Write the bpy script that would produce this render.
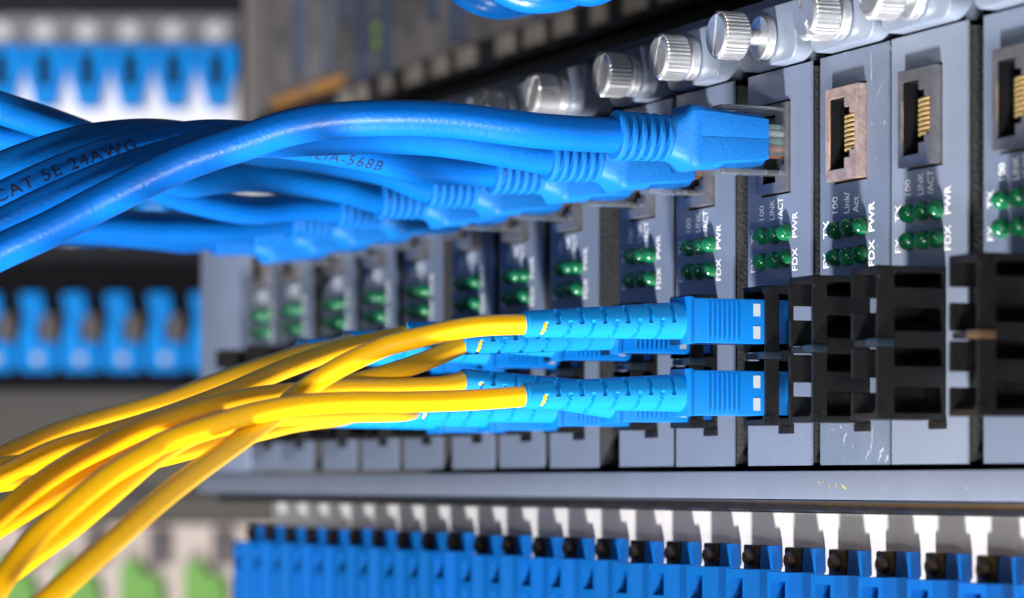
import bpy, bmesh, math, random
from mathutils import Vector, Matrix
random.seed(7)
S = 0.001                      # everything below is written in millimetres
scene = bpy.context.scene
for o in list(bpy.data.objects):
    bpy.data.objects.remove(o)
COL = scene.collection

# ------------------------------------------------------------------ camera
cam_data = bpy.data.cameras.new('camera')
cam = bpy.data.objects.new('camera', cam_data); COL.objects.link(cam)
cam.location = (0.44673, -0.24835, 0.0)
cam.rotation_euler = (math.radians(90), 0, math.radians(90 - 22.9393))
cam_data.sensor_width = 36.0
cam_data.lens = 3100.0 / 1024.0 * 36.0
cam_data.shift_y = (482.0 - 299.0) / 1024.0
cam_data.clip_start = 0.01
cam_data.clip_end = 20.0
cam_data.dof.use_dof = True
cam_data.dof.focus_distance = 0.522
cam_data.dof.aperture_fstop = 21.0
scene.camera = cam

# ------------------------------------------------------------------ light
world = bpy.data.worlds.new('World'); scene.world = world
world.use_nodes = True
bg = world.node_tree.nodes['Background']
bg.inputs[0].default_value = (0.88, 0.93, 1.0, 1)
bg.inputs[1].default_value = 0.036

def area(name, loc, target, size, power, color, size_y=None):
    d = bpy.data.lights.new(name, 'AREA'); d.energy = power; d.color = color
    d.shape = 'RECTANGLE' if size_y else 'DISK'
    d.size = size * S
    if size_y: d.size_y = size_y * S
    o = bpy.data.objects.new(name, d); COL.objects.link(o)
    o.location = Vector(loc) * S
    o.rotation_euler = (Vector(target) - Vector(loc)).to_track_quat('-Z', 'Y').to_euler()
    return o
area('key_lamp', (120, -300, -480), (-60, 0, 25), 62, 14.0, (1.0, 0.97, 0.93))
area('front_lamp', (560, -200, -170), (-60, -110, 10), 100, 4.1, (1.0, 0.98, 0.95))
area('fill_lamp', (420, -380, 130), (-40, -20, 40), 90, 0.5, (0.95, 0.97, 1.0))
spot = bpy.data.lights.new('far_rack_fill', 'SPOT'); spot.energy = 60.0; spot.color = (1.0, 0.97, 0.94)  # added fill spot, brightens far racks, upper device and left flange
spot.spot_size = math.radians(44); spot.spot_blend = 0.6; spot.shadow_soft_size = 0.06
so = bpy.data.objects.new('far_rack_fill', spot); COL.objects.link(so)
so.location = (0.30, -0.90, 0.30)
so.rotation_euler = (Vector((-0.95, 0.18, 0.08)) - Vector(so.location)).to_track_quat('-Z', 'Y').to_euler()

scene.view_settings.view_transform = 'Standard'
scene.view_settings.look = 'None'
scene.view_settings.exposure = 0.0
scene.view_settings.gamma = 1.0
scene.render.engine = 'CYCLES'

# ------------------------------------------------------------------ materials
def mat(name, col, rough=0.5, metal=0.0, bump=0.0, bscale=900, var=0.0, vscale=120, specks=0.0,
        speck_col=(0.75, 0.76, 0.8), trans=0.0, ior=1.45, coat=0.0, sss=0.0, spec=0.5, rvar=0.0,
        speck_scale=420, orand=0.0):
    m = bpy.data.materials.new(name); m.use_nodes = True
    nt = m.node_tree; b = nt.nodes['Principled BSDF']
    def N(t): return nt.nodes.new(t)
    b.inputs['Roughness'].default_value = rough
    b.inputs['Metallic'].default_value = metal
    b.inputs['IOR'].default_value = ior
    b.inputs['Specular IOR Level'].default_value = spec
    b.inputs['Transmission Weight'].default_value = trans
    b.inputs['Coat Weight'].default_value = coat
    if sss:
        b.inputs['Subsurface Weight'].default_value = sss
        b.inputs['Subsurface Radius'].default_value = (0.0006, 0.0012, 0.002)
    tc = N('ShaderNodeTexCoord')
    src = None
    if var:
        n = N('ShaderNodeTexNoise'); n.inputs['Scale'].default_value = vscale
        n.inputs['Detail'].default_value = 5; n.inputs['Roughness'].default_value = 0.65
        nt.links.new(tc.outputs['Object'], n.inputs['Vector'])
        r = N('ShaderNodeValToRGB')
        r.color_ramp.elements[0].position = 0.3; r.color_ramp.elements[1].position = 0.72
        r.color_ramp.elements[0].color = tuple(c * (1 - var) for c in col) + (1,)
        r.color_ramp.elements[1].color = tuple(min(1, c * (1 + var)) for c in col) + (1,)
        nt.links.new(n.outputs['Fac'], r.inputs['Fac']); src = r.outputs['Color']
        if rvar:
            mr = N('ShaderNodeMapRange')
            mr.inputs['To Min'].default_value = max(0.03, rough - rvar); mr.inputs['To Max'].default_value = min(1, rough + rvar)
            nt.links.new(n.outputs['Fac'], mr.inputs['Value']); nt.links.new(mr.outputs['Result'], b.inputs['Roughness'])
    if specks:
        n = N('ShaderNodeTexNoise'); n.inputs['Scale'].default_value = speck_scale
        n.inputs['Detail'].default_value = 4; n.inputs['Roughness'].default_value = 0.7
        nt.links.new(tc.outputs['Object'], n.inputs['Vector'])
        r = N('ShaderNodeValToRGB')
        r.color_ramp.elements[0].position = 0.74 - 0.14 * specks; r.color_ramp.elements[1].position = 0.80 - 0.1 * specks
        r.color_ramp.elements[0].color = (0, 0, 0, 1); r.color_ramp.elements[1].color = (1, 1, 1, 1)
        nt.links.new(n.outputs['Fac'], r.inputs['Fac'])
        mx = N('ShaderNodeMix'); mx.data_type = 'RGBA'
        nt.links.new(r.outputs['Color'], mx.inputs[0])
        if src: nt.links.new(src, mx.inputs[6])
        else: mx.inputs[6].default_value = tuple(col) + (1,)
        mx.inputs[7].default_value = tuple(speck_col) + (1,)
        src = mx.outputs[2]
    if orand:
        oi = N('ShaderNodeObjectInfo'); hs = N('ShaderNodeHueSaturation')
        for sock, lo, hi in (('Hue', 0.5 - 0.025 * orand, 0.5 + 0.025 * orand), ('Value', 1 - orand, 1 + orand)):
            mr = N('ShaderNodeMapRange'); mr.inputs['To Min'].default_value = lo; mr.inputs['To Max'].default_value = hi
            nt.links.new(oi.outputs['Random'], mr.inputs['Value']); nt.links.new(mr.outputs['Result'], hs.inputs[sock])
        if src: nt.links.new(src, hs.inputs['Color'])
        else: hs.inputs['Color'].default_value = tuple(col) + (1,)
        src = hs.outputs['Color']
    if src: nt.links.new(src, b.inputs['Base Color'])
    else: b.inputs['Base Color'].default_value = tuple(col) + (1,)
    if bump:
        n = N('ShaderNodeTexNoise'); n.inputs['Scale'].default_value = bscale; n.inputs['Detail'].default_value = 3
        nt.links.new(tc.outputs['Object'], n.inputs['Vector'])
        bp = N('ShaderNodeBump'); bp.inputs['Strength'].default_value = bump; bp.inputs['Distance'].default_value = 0.0002
        nt.links.new(n.outputs['Fac'], bp.inputs['Height']); nt.links.new(bp.outputs['Normal'], b.inputs['Normal'])
    return m

M = {}
M['panel'] = mat('grey_painted_metal', (0.120, 0.150, 0.222), 0.42, orand=0.10, bump=0.25, bscale=2600, var=0.06, vscale=90, specks=0.25, rvar=0.08)
M['panel_worn'] = mat('worn_grey_painted_metal', (0.105, 0.135, 0.195), 0.4, bump=0.3, bscale=2400, var=0.12, vscale=110, specks=0.75, speck_scale=300, rvar=0.1)
M['panel_pale'] = mat('pale_grey_painted_metal', (0.155, 0.185, 0.25), 0.42, bump=0.25, bscale=2600, var=0.06, vscale=90, specks=0.25, rvar=0.08)
M['tab'] = mat('satin_grey_metal', (0.165, 0.20, 0.27), 0.36, bump=0.25, bscale=1800, var=0.08, vscale=130, specks=0.2, rvar=0.08)
M['rail'] = mat('rail_grey_paint', (0.124, 0.148, 0.208), 0.45, bump=0.2, bscale=2200, var=0.07, vscale=60, specks=0.15)
M['black_text'] = mat('textured_black_paint', (0.03, 0.032, 0.035), 0.65, bump=0.9, bscale=1500, var=0.3, vscale=1400)
M['black'] = mat('black_plastic', (0.0065, 0.0065, 0.007), 0.36, spec=0.36, bump=0.25, bscale=2200, var=0.3, vscale=500, specks=0.28, speck_col=(0.14, 0.14, 0.15), speck_scale=1300)
M['void'] = mat('dark_interior', (0.006, 0.006, 0.008), 0.9, spec=0.1)
M['gloss_black'] = mat('gloss_black_edge', (0.014, 0.014, 0.017), 0.16, spec=0.9, bump=0.3, bscale=300, var=0.3, vscale=200)
M['nickel'] = mat('nickel_plated_steel', (0.80, 0.81, 0.83), 0.36, metal=0.88, bump=0.15, bscale=2500, var=0.08, vscale=700, rvar=0.08)
M['tin'] = mat('tinned_shield', (0.22, 0.215, 0.235), 0.4, metal=0.75, bump=0.3, bscale=1500, var=0.18, vscale=400, rvar=0.1)
M['rust'] = mat('tarnished_copper_shield', (0.46, 0.34, 0.31), 0.45, metal=0.6, bump=0.7, bscale=900, var=0.35, vscale=450, specks=0.9, speck_col=(0.22, 0.27, 0.42), speck_scale=600)
M['gold'] = mat('gold_contact', (0.95, 0.70, 0.30), 0.42, metal=0.9)
M['led'] = mat('green_led_lens', (0.005, 0.15, 0.058), 0.16, trans=0.3, ior=1.5, sss=0.2, spec=0.5)
M['ink'] = mat('white_ink', (0.85, 0.86, 0.88), 0.6)
M['blue_jacket'] = mat('blue_cable_jacket', (0.0005, 0.112, 0.45), 0.33, bump=0.35, bscale=1300, var=0.10, vscale=70, specks=0.3, speck_col=(0.06, 0.30, 0.75), speck_scale=1300, spec=0.42, orand=0.10, rvar=0.12)
M['blue_boot'] = mat('blue_moulded_boot', (0.001, 0.135, 0.49), 0.55, spec=0.4, orand=0.08, bump=0.35, bscale=1500, var=0.06, vscale=200, specks=0.2, speck_col=(0.15, 0.38, 0.85), speck_scale=1600, sss=0.1)
M['sc_blue'] = mat('azure_connector_plastic', (0.0005, 0.135, 0.48), 0.36, orand=0.06, specks=0.12, speck_col=(0.05, 0.35, 0.8), speck_scale=1500, bump=0.1, bscale=900, var=0.05, vscale=150, spec=0.4)
M['sc_boot'] = mat('azure_rubber_boot', (0.0005, 0.205, 0.53), 0.45, orand=0.06, bump=0.15, bscale=1200, var=0.05, vscale=150, sss=0.12)
M['yellow'] = mat('yellow_fibre_jacket', (0.88, 0.475, 0.003), 0.36, orand=0.04, bump=0.12, bscale=800, var=0.04, vscale=60, sss=0.3)
M['print'] = mat('dark_print', (0.006, 0.012, 0.04), 0.6)
M['white_frame'] = mat('white_inner_frame', (0.33, 0.38, 0.45), 0.5)
M['patch_plate'] = mat('white_painted_plate', (0.40, 0.395, 0.41), 0.6, bump=0.3, bscale=2000, var=0.05, vscale=150)
M['patch_blue'] = mat('blue_adapter_plastic', (0.0005, 0.078, 0.30), 0.45, spec=0.3, orand=0.10, specks=0.15, speck_col=(0.05, 0.25, 0.6), speck_scale=1200, bump=0.12, bscale=1200, var=0.06, vscale=150)
M['screw'] = mat('bronzed_screw', (0.07, 0.055, 0.05), 0.4, metal=0.6, bump=0.5, bscale=1500)
M['clip'] = mat('smoked_clip', (0.008, 0.016, 0.026), 0.3)
M['clip_brown'] = mat('amber_brown_clip', (0.06, 0.036, 0.02), 0.35)
M['clear'] = mat('clear_polycarbonate', (0.86, 0.92, 0.97), 0.06, trans=0.95, ior=1.45)
for n_, c_ in (('white', (.5, .52, .5)), ('green', (.08, .2, .15)), ('orange', (.4, .12, .03)), ('brown', (.12, .05, .03))): M['wire_' + n_] = mat('wire_' + n_, c_, 0.4)
M['steel'] = mat('dark_steel_front', (0.17, 0.16, 0.17), 0.45, metal=0.3, bump=0.5, bscale=60, var=0.5, vscale=60, rvar=0.12)
M['stripe_blue'] = mat('blue_grey_stripe', (0.055, 0.07, 0.115), 0.5, var=0.4, vscale=40)
M['beige'] = mat('beige_patch_paint', (0.17, 0.155, 0.14), 0.55, var=0.15, vscale=200)
M['amber'] = mat('amber_label', (0.30, 0.15, 0.05), 0.6)
M['lime'] = mat('lime_tab', (0.16, 0.27, 0.05), 0.5)
M['far_white'] = mat('far_white_paint', (0.80, 0.81, 0.86), 0.6, var=0.06, vscale=40)
M['far_spot'] = mat('far_spot_white', (0.45, 0.46, 0.5), 0.6)
M['far_grey'] = mat('far_grey_paint', (0.12, 0.12, 0.15), 0.5, var=0.1, vscale=30)
M['far_dark'] = mat('far_dark_paint', (0.012, 0.013, 0.018), 0.6, spec=0.1, var=0.2, vscale=30)
M['far_taupe'] = mat('far_taupe_paint', (0.045, 0.042, 0.041), 0.6, var=0.12, vscale=20)
M['far_post'] = mat('far_post_paint', (0.12, 0.11, 0.11), 0.55)
M['far_pink'] = mat('far_warm_white', (0.48, 0.41, 0.39), 0.6, var=0.12, vscale=30)
M['far_blue'] = mat('far_blue_plastic', (0.0005, 0.22, 0.70), 0.6, spec=0.15, var=0.25, vscale=60)
M['far_green'] = mat('far_green_plastic', (0.13, 0.33, 0.06), 0.6, var=0.2, vscale=60)
M['far_brown'] = mat('far_dark_brown', (0.05, 0.042, 0.045), 0.5)

# ------------------------------------------------------------------ mesh helpers
class MB:
    def __init__(s): s.bm = bmesh.new()
    def box(s, x0, x1, y0, y1, z0, z1, bev=0.0, seg=2):
        bm = s.bm
        vs = [bm.verts.new((x, y, z)) for x in (x0, x1) for y in (y0, y1) for z in (z0, z1)]
        fs = [bm.faces.new([vs[i] for i in q]) for q in ((0,1,3,2),(4,6,7,5),(0,4,5,1),(2,3,7,6),(0,2,6,4),(1,5,7,3))]
        bmesh.ops.recalc_face_normals(bm, faces=fs)
        if bev:
            es = list({e for f in fs for e in f.edges})
            bmesh.ops.bevel(bm, geom=es, offset=bev, segments=seg, profile=0.6, affect='EDGES', clamp_overlap=True)
        return s
    def poly(s, pts, axis, a, b, bev=0.0, seg=2):
        """2-D outline pts extruded along axis ('x','y','z') from a to b"""
        bm = s.bm
        def P(u, v, w):
            return {'y': (u, w, v), 'x': (w, u, v), 'z': (u, v, w)}[axis]
        A = [bm.verts.new(P(u, v, a)) for u, v in pts]; B = [bm.verts.new(P(u, v, b)) for u, v in pts]
        fs = [bm.faces.new(A), bm.faces.new(B[::-1])]
        n = len(pts)
        for i in range(n): fs.append(bm.faces.new((A[i], B[i], B[(i+1) % n], A[(i+1) % n])))
        bmesh.ops.recalc_face_normals(bm, faces=fs)
        if bev:
            es = list({e for f in fs[:2] for e in f.edges})
            bmesh.ops.bevel(bm, geom=es, offset=bev, segments=seg, profile=0.6, affect='EDGES', clamp_overlap=True)
        return s
    def grid(s, us, vs, holes, axis, a, b):
        """plate with rectangular holes (u0,u1,v0,v1), extruded along axis a..b; us, vs: outer range"""
        bm = s.bm
        U = sorted({*us, *[h[i] for h in holes for i in (0, 1)]}); V = sorted({*vs, *[h[i] for h in holes for i in (2, 3)]})
        U = [u for u in U if us[0] - 1e-6 <= u <= us[1] + 1e-6]; V = [v for v in V if vs[0] - 1e-6 <= v <= vs[1] + 1e-6]
        def solid(i, j):
            if i < 0 or j < 0 or i >= len(U) - 1 or j >= len(V) - 1: return False
            u = (U[i] + U[i+1]) / 2; v = (V[j] + V[j+1]) / 2
            return not any(h[0] < u < h[1] and h[2] < v < h[3] for h in holes)
        cache = {}
        def P(i, j, k):
            key = (i, j, k)
            if key not in cache:
                u, v, w = U[i], V[j], (a, b)[k]
                cache[key] = bm.verts.new({'y': (u, w, v), 'x': (w, u, v), 'z': (u, v, w)}[axis])
            return cache[key]
        fs = []
        def F(*k):
            try: fs.append(bm.faces.new([P(*q) for q in k]))
            except ValueError: pass
        for i in range(len(U) - 1):
            for j in range(len(V) - 1):
                if not solid(i, j): continue
                F((i,j,0),(i+1,j,0),(i+1,j+1,0),(i,j+1,0)); F((i,j,1),(i,j+1,1),(i+1,j+1,1),(i+1,j,1))
                if not solid(i-1, j): F((i,j,0),(i,j+1,0),(i,j+1,1),(i,j,1))
                if not solid(i+1, j): F((i+1,j,0),(i+1,j,1),(i+1,j+1,1),(i+1,j+1,0))
                if not solid(i, j-1): F((i,j,0),(i,j,1),(i+1,j,1),(i+1,j,0))
                if not solid(i, j+1): F((i,j+1,0),(i+1,j+1,0),(i+1,j+1,1),(i,j+1,1))
        bmesh.ops.recalc_face_normals(bm, faces=fs)
        return s
    def lathe(s, prof, cx, cz, n=32, cap=True, rmod=None):
        """profile [(y, r)] round the y axis through (cx, cz)"""
        bm = s.bm; rings = []
        for y, r in prof:
            ring = []
            for k in range(n):
                t = 2 * math.pi * k / n
                rr = r * (rmod(t, y) if rmod else 1)
                ring.append(bm.verts.new((cx + rr * math.cos(t), y, cz + rr * math.sin(t))))
            rings.append(ring)
        fs = []
        for A, B in zip(rings, rings[1:]):
            for k in range(n): fs.append(bm.faces.new((A[k], A[(k+1) % n], B[(k+1) % n], B[k])))
        if cap:
            fs.append(bm.faces.new(rings[0][::-1])); fs.append(bm.faces.new(rings[-1]))
        bmesh.ops.recalc_face_normals(bm, faces=fs)
        return s
    def loft(s, secs, n=40):
        """rounded-rectangle sections (y, half_x, half_z, power, cx, cz)"""
        bm = s.bm; rings = []
        for y, hx, hz, p, cx, cz in secs:
            ring = []
            for k in range(n):
                t = 2 * math.pi * k / n; c, q = math.cos(t), math.sin(t)
                ring.append(bm.verts.new((cx + hx * math.copysign(abs(c) ** (2 / p), c), y, cz + hz * math.copysign(abs(q) ** (2 / p), q))))
            rings.append(ring)
        fs = [bm.faces.new(rings[0]), bm.faces.new(rings[-1][::-1])]
        for A, B in zip(rings, rings[1:]):
            for k in range(n): fs.append(bm.faces.new((A[k], B[k], B[(k+1) % n], A[(k+1) % n])))
        bmesh.ops.recalc_face_normals(bm, faces=fs)
        return s
    def tube(s, pts, r, n=20):
        bm = s.bm; rings = []
        T = [(pts[min(i+1, len(pts)-1)] - pts[max(i-1, 0)]).normalized() for i in range(len(pts))]
        u = T[0].orthogonal().normalized()
        for i, p in enumerate(pts):
            u = (u - T[i] * u.dot(T[i])).normalized(); v = T[i].cross(u)
            rings.append([bm.verts.new(p + (u * math.cos(2*math.pi*k/n) + v * math.sin(2*math.pi*k/n)) * r) for k in range(n)])
        fs = [bm.faces.new(rings[0]), bm.faces.new(rings[-1][::-1])]
        for A, B in zip(rings, rings[1:]):
            for k in range(n): fs.append(bm.faces.new((A[k], B[k], B[(k+1) % n], A[(k+1) % n])))
        bmesh.ops.recalc_face_normals(bm, faces=fs)
        return s
    def mesh(s, name, material, smooth=35):
        me = bpy.data.meshes.new(name)
        bmesh.ops.scale(s.bm, vec=(S, S, S), verts=s.bm.verts)
        s.bm.to_mesh(me); s.bm.free()
        me.materials.append(M[material])
        if smooth:
            me.shade_smooth()
            me.set_sharp_from_angle(angle=math.radians(smooth))
        return me

def put(name, me, parent=None, loc=(0, 0, 0), rot=(0, 0, 0), scale=(1, 1, 1)):
    o = bpy.data.objects.new(name, me); COL.objects.link(o)
    o.location = Vector(loc) * S; o.rotation_euler = rot; o.scale = scale
    if parent is not None: o.parent = parent
    return o
def tag(o, label=None, cat=None, group=None, kind=None):
    if label: o['label'] = label
    if cat: o['category'] = cat
    if group: o['group'] = group
    if kind: o['kind'] = kind
    return o
def empty(name, loc=(0, 0, 0), rz=0.0):
    o = put(name, None, None, loc, (0, 0, rz)); o.empty_display_size = 0.01
    return o

_txt = {}
def text_geo(string, size, bold=0.0, space=1.0, sx=1.0):
    """flat outline of a string: list of (x, y) in mm and faces"""
    key = (string, size, bold, space, sx)
    if key in _txt: return _txt[key]
    c = bpy.data.curves.new('text', 'FONT'); c.body = string; c.size = size; c.offset = bold; c.space_character = space
    c.resolution_u = 3
    o = bpy.data.objects.new('text', c); COL.objects.link(o)
    bpy.context.view_layer.update()
    me = bpy.data.meshes.new_from_object(o.evaluated_get(bpy.context.evaluated_depsgraph_get()))
    V = [(v.co.x * sx, v.co.y) for v in me.vertices]; F = [tuple(p.vertices) for p in me.polygons]
    bpy.data.objects.remove(o); bpy.data.curves.remove(c); bpy.data.meshes.remove(me)
    _txt[key] = (V, F); return _txt[key]

def spline(pts, per=10):
    P = [Vector(p) for p in pts]; P = [P[0] * 2 - P[1]] + P + [P[-1] * 2 - P[-2]]
    out = []
    for i in range(1, len(P) - 2):
        a, b, c, d = P[i-1], P[i], P[i+1], P[i+2]
        for k in range(per):
            t = k / per
            out.append(0.5 * ((2*b) + (c-a)*t + (2*a-5*b+4*c-d)*t*t + (3*b-a-3*c+d)*t**3))
    out.append(P[-2])
    for _ in range(3):      # relax
        out = [out[0]] + [(out[i-1] + out[i]*2 + out[i+1]) / 4 for i in range(1, len(out)-1)] + [out[-1]]
    return out

# ------------------------------------------------------------------ the converter chassis
ML = [42.8, 15.6, -8.5, -34.6, -62.8, -88.3, -120.6, -147.5, -172.6, -202.8, -228.7, -257.2, -287.1, -312.7]
chassis = tag(empty('converter_chassis'), 'grey rack chassis with side flange and long bottom rail holding the converter modules', 'chassis')
put('bottom_rail', MB().box(-356, 130, -0.5, 6, -2.9, 1.9, 0.4).mesh('bottom_rail', 'rail'), chassis)
put('lower_lip', MB().box(-340, 130, -0.2, 6, -5.1, -3.0, 0.9, 3).mesh('lower_lip', 'gloss_black'), chassis)
put('top_lip', MB().box(-340, 130, -0.6, 6, 81.2, 82.9, 0.4).mesh('top_lip', 'rail'), chassis)
put('side_flange', MB().box(-356, -314.5, 0.2, 2.2, 2.0, 84, 0.3).mesh('side_flange', 'panel'), chassis)
put('back_wall', MB().box(-340, 130, 60, 61, -2.8, 82.8).mesh('back_wall', 'void'), chassis)
put('floor_plate', MB().box(-340, 130, 6.2, 59.9, 0.6, 1.6).mesh('floor_plate', 'void'), chassis)
put('roof_plate', MB().box(-340, 130, 6.2, 59.9, 81.4, 82.6).mesh('roof_plate', 'void'), chassis)

# ------------------------------------------------------------------ converter modules
W = 22.9
JX, JZ = 10.2, 57.0          # jack centre
AX0, AX1, AZ0, AZ1 = 8.2, 16.8, 9.6, 33.2
me_face = MB().grid((0, W), (2.8, 70.5), [(JX-5.6, JX+5.4, JZ-7.9, JZ+8.0), (AX0+0.5, AX1-0.5, AZ0+0.5, AZ1-0.5)], 'y', 0, 0.45)
bmesh.ops.bevel(me_face.bm, geom=[e for e in me_face.bm.edges if e.is_manifold and e.calc_face_angle() > 1.0 and all(v.co.y < 0.01 for v in e.verts)], offset=0.1, segments=2, affect='EDGES')
FACE = {k: None for k in ('panel', 'panel_worn')}
FACE['panel'] = me_face.mesh('faceplate', 'panel', 30)
FACE['panel_pale'] = FACE['panel'].copy(); FACE['panel_pale'].materials[0] = M['panel_pale']
FACE['panel_worn'] = FACE['panel'].copy(); FACE['panel_worn'].materials[0] = M['panel_worn']
b = MB()
b.box(0.25, 0.9, 0.5, 59, 3.2, 69.8); b.box(W-0.9, W-0.25, 0.5, 59, 3.2, 69.8); b.box(0.95, W-0.95, 0.5, 59, 69.0, 69.8); b.box(0.95, W-0.95, 0.5, 59, 3.2, 4.0)
ME_BODY = b.mesh('body', 'black_text', 0)
# tab with rounded lower corners
def rounded(x0, x1, z0, z1, r, rt=0.4):
    pts = []
    for cx, cz, rr, a0 in ((x0+r, z0+r, r, 180), (x1-r, z0+r, r, 270), (x1-rt, z1-rt, rt, 0), (x0+rt, z1-rt, rt, 90)):
        for k in range(7):
            t = math.radians(a0 + 15 * k); pts.append((cx + rr * math.cos(t), cz + rr * math.sin(t)))
    return pts
ME_TAB = MB().poly(rounded(0.9, W-1.0, 70.9, 81.0, 2.6), 'y', -2.4, 4.0, 0.75, 3).mesh('screw_tab', 'tab', 50)
SX, SZ = 12.0, 75.6
def knurl(t, y): return 1.0 + 0.028 * (1 if math.sin(34 * t) > 0 else -1)
kb = MB()
kb.lathe([(-7.7, 3.0), (-8.1, 3.75), (-8.15, 3.95)], SX, SZ, 136, False)
kb.lathe([(-8.15, 3.95), (-8.3, 3.97), (-12.3, 3.97), (-12.5, 3.9)], SX, SZ, 136, False, knurl)
kb.lathe([(-12.5, 3.85), (-13.0, 3.3), (-13.05, 3.2)], SX, SZ, 136, False)
# slotted end face
kb.grid((-3.2, 3.2), (-3.2, 3.2), [], 'y', -13.04, -12.9)
for v in kb.bm.verts: pass
ME_HEAD_RAW = None
def screw_head():
    m = MB()
    m.lathe([(0, 2.6), (0.05, 3.5), (0.5, 3.95)], 0, 0, 136, False)
    m.lathe([(0.5, 3.95), (0.55, 3.98), (4.6, 3.98), (4.7, 3.9)], 0, 0, 136, False, knurl)
    m.lathe([(4.7, 3.86), (5.1, 3.5), (5.15, 3.4), (5.15, 0.02)], 0, 0, 136, False)
    for v in m.bm.verts: v.co.y = -v.co.y
    # driver slot: cut a bar out of the end
    g = m.bm.verts[:] + m.bm.edges[:] + m.bm.faces[:]
    for nx in (-0.45, 0.45):
        bmesh.ops.bisect_plane(m.bm, geom=m.bm.verts[:] + m.bm.edges[:] + m.bm.faces[:], plane_co=(nx, 0, 0), plane_no=(1, 0, 0))
    bmesh.ops.bisect_plane(m.bm, geom=m.bm.verts[:] + m.bm.edges[:] + m.bm.faces[:], plane_co=(0, -4.2, 0), plane_no=(0, 1, 0))
    dele = [f for f in m.bm.faces if abs(f.calc_center_median().x) < 0.45 and f.calc_center_median().y < -4.2]
    bmesh.ops.delete(m.bm, geom=dele, context='FACES')
    bm = m.bm
    for sx in (-0.45, 0.45):
        f = bm.faces.new([bm.verts.new((sx, y, z)) for y, z in ((-4.2, -3.9), (-4.2, 3.9), (-5.15, 3.4), (-5.15, -3.4))])
    bm.faces.new([bm.verts.new((x, -4.2, z)) for x, z in ((-0.45, -3.9), (0.45, -3.9), (0.45, 3.9), (-0.45, 3.9))])
    return m.mesh('screw_head', 'nickel', 25)
kb.bm.free()
ME_HEAD = screw_head()
ME_COLLAR = MB().lathe([(-2.6, 3.6), (-2.75, 3.85), (-4.0, 3.85), (-4.25, 3.6), (-4.3, 1.6)], SX, SZ, 48).mesh('collar', 'nickel', 30)
prof = []
for k in range(14):
    prof += [(-3.5 - 0.45*k, 1.15), (-3.72 - 0.45*k, 1.45)]
ME_THREAD = MB().lathe(prof, SX, SZ, 24).mesh('thread', 'nickel', 20)

def jack_meshes(matname):
    # stepped opening: wide on the left, narrowing to the right
    ox = JX - 4.2
    holes = [(ox, ox+5.2, JZ-5.8, JZ+5.8), (ox+5.2-0.001, ox+6.9, JZ-4.1, JZ+4.1), (ox+6.9-0.001, ox+8.5, JZ-3.0, JZ+3.0)]
    m = MB().grid((JX-5.4, JX+5.2), (JZ-7.6, JZ+7.6), holes, 'y', -1.7, -1.25)
    bmesh.ops.remove_doubles(m.bm, verts=m.bm.verts, dist=0.002)
    bmesh.ops.bevel(m.bm, geom=[e for e in m.bm.edges if e.is_manifold and e.calc_face_angle() > 1.0], offset=0.1, segments=2, affect='EDGES')
    m.grid((JX-5.38, JX+5.18), (JZ-7.58, JZ+7.58), [(JX-4.9, JX+4.7, JZ-7.1, JZ+7.1)], 'y', -1.3, 1.3)
    shield = m.mesh('jack', matname, 30)
    m = MB().grid((JX-4.88, JX+4.68), (JZ-7.08, JZ+7.08), holes, 'y', -1.22, 1.3)
    m.grid((JX-5.0, JX+5.0), (JZ-7.2, JZ+7.2), [(JX-4.6, JX+4.6, JZ-6.6, JZ+6.6)], 'y', 1.35, 13)
    m.box(JX-4.6, JX+4.6, 12, 12.9, JZ-6.6, JZ+6.6)
    inner = m.mesh('jack_cavity', 'void', 0)
    return shield, inner
JACK = {k: jack_meshes(k) for k in ('tin', 'rust')}
m = MB()
m.tube([Vector((JX-3.2, 1.6, 0)), Vector((JX-1.4, 0.0, 0)), Vector((JX+0.2, -0.9, 0)), Vector((JX+2.0, -1.1, 0)), Vector((JX+3.9, -1.15, 0)), Vector((JX+4.15, -0.4, 0))], 0.25, 10)
ME_CONTACT = m.mesh('contact', 'gold', 60)

def led_mesh():
    prof = [(0.2, 1.5), (-0.5, 1.5)]
    for k in range(1, 9):
        t = math.radians(11.0 * k); prof.append((-0.5 - 1.6 * math.sin(t), 1.5 * math.cos(t)))
    return MB().lathe(prof, 0, 0, 28).mesh('led', 'led', 40)
ME_LED = led_mesh()

def adapter_mesh(prot, bar, windows, notches, keep_front):
    m = MB()
    # right wall with windows, left wall with key notches
    m.grid((-prot, 1.1), (AZ0, AZ1), [(-prot+bar, -0.7, a, c) for a, c in windows], 'x', AX1-0.9, AX1)
    m.grid((-prot, 1.1), (AZ0, AZ1), [(-prot-1, -prot+keep_front, a, c) for a, c in notches], 'x', AX0, AX0+0.9)
    for z0, z1 in ((AZ0, AZ0+1.0), (20.9, 21.9), (AZ1-1.0, AZ1)):
        m.box(AX0+0.9, AX1-0.9, -prot, 1.1, z0, z1)
    m.box(AX0+0.9, AX1-0.9, 0.6, 1.1, AZ0+1.0, AZ1-1.0)
    # small moulded corner lugs on the front of the right wall
    for z in (AZ0+0.2, AZ1-1.6): m.box(AX1-0.9, AX1+0.25, -prot-0.3, -prot+1.4, z, z+1.4)
    bmesh.ops.bevel(m.bm, geom=[e for e in m.bm.edges if e.is_manifold and e.calc_face_angle() > 1.0], offset=0.16, segments=2, affect='EDGES')
    return m.mesh('fibre_adapter', 'black', 0)
WIN_B = [(29.9, 32.2), (23.2, 26.8), (17.8, 20.6), (10.6, 14.6)]
NOT_B = [(26.3, 28.6), (20.7, 22.1), (13.9, 16.2)]
ME_AD_OPEN = adapter_mesh(12.0, 2.9, WIN_B, NOT_B, 6.0)
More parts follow.
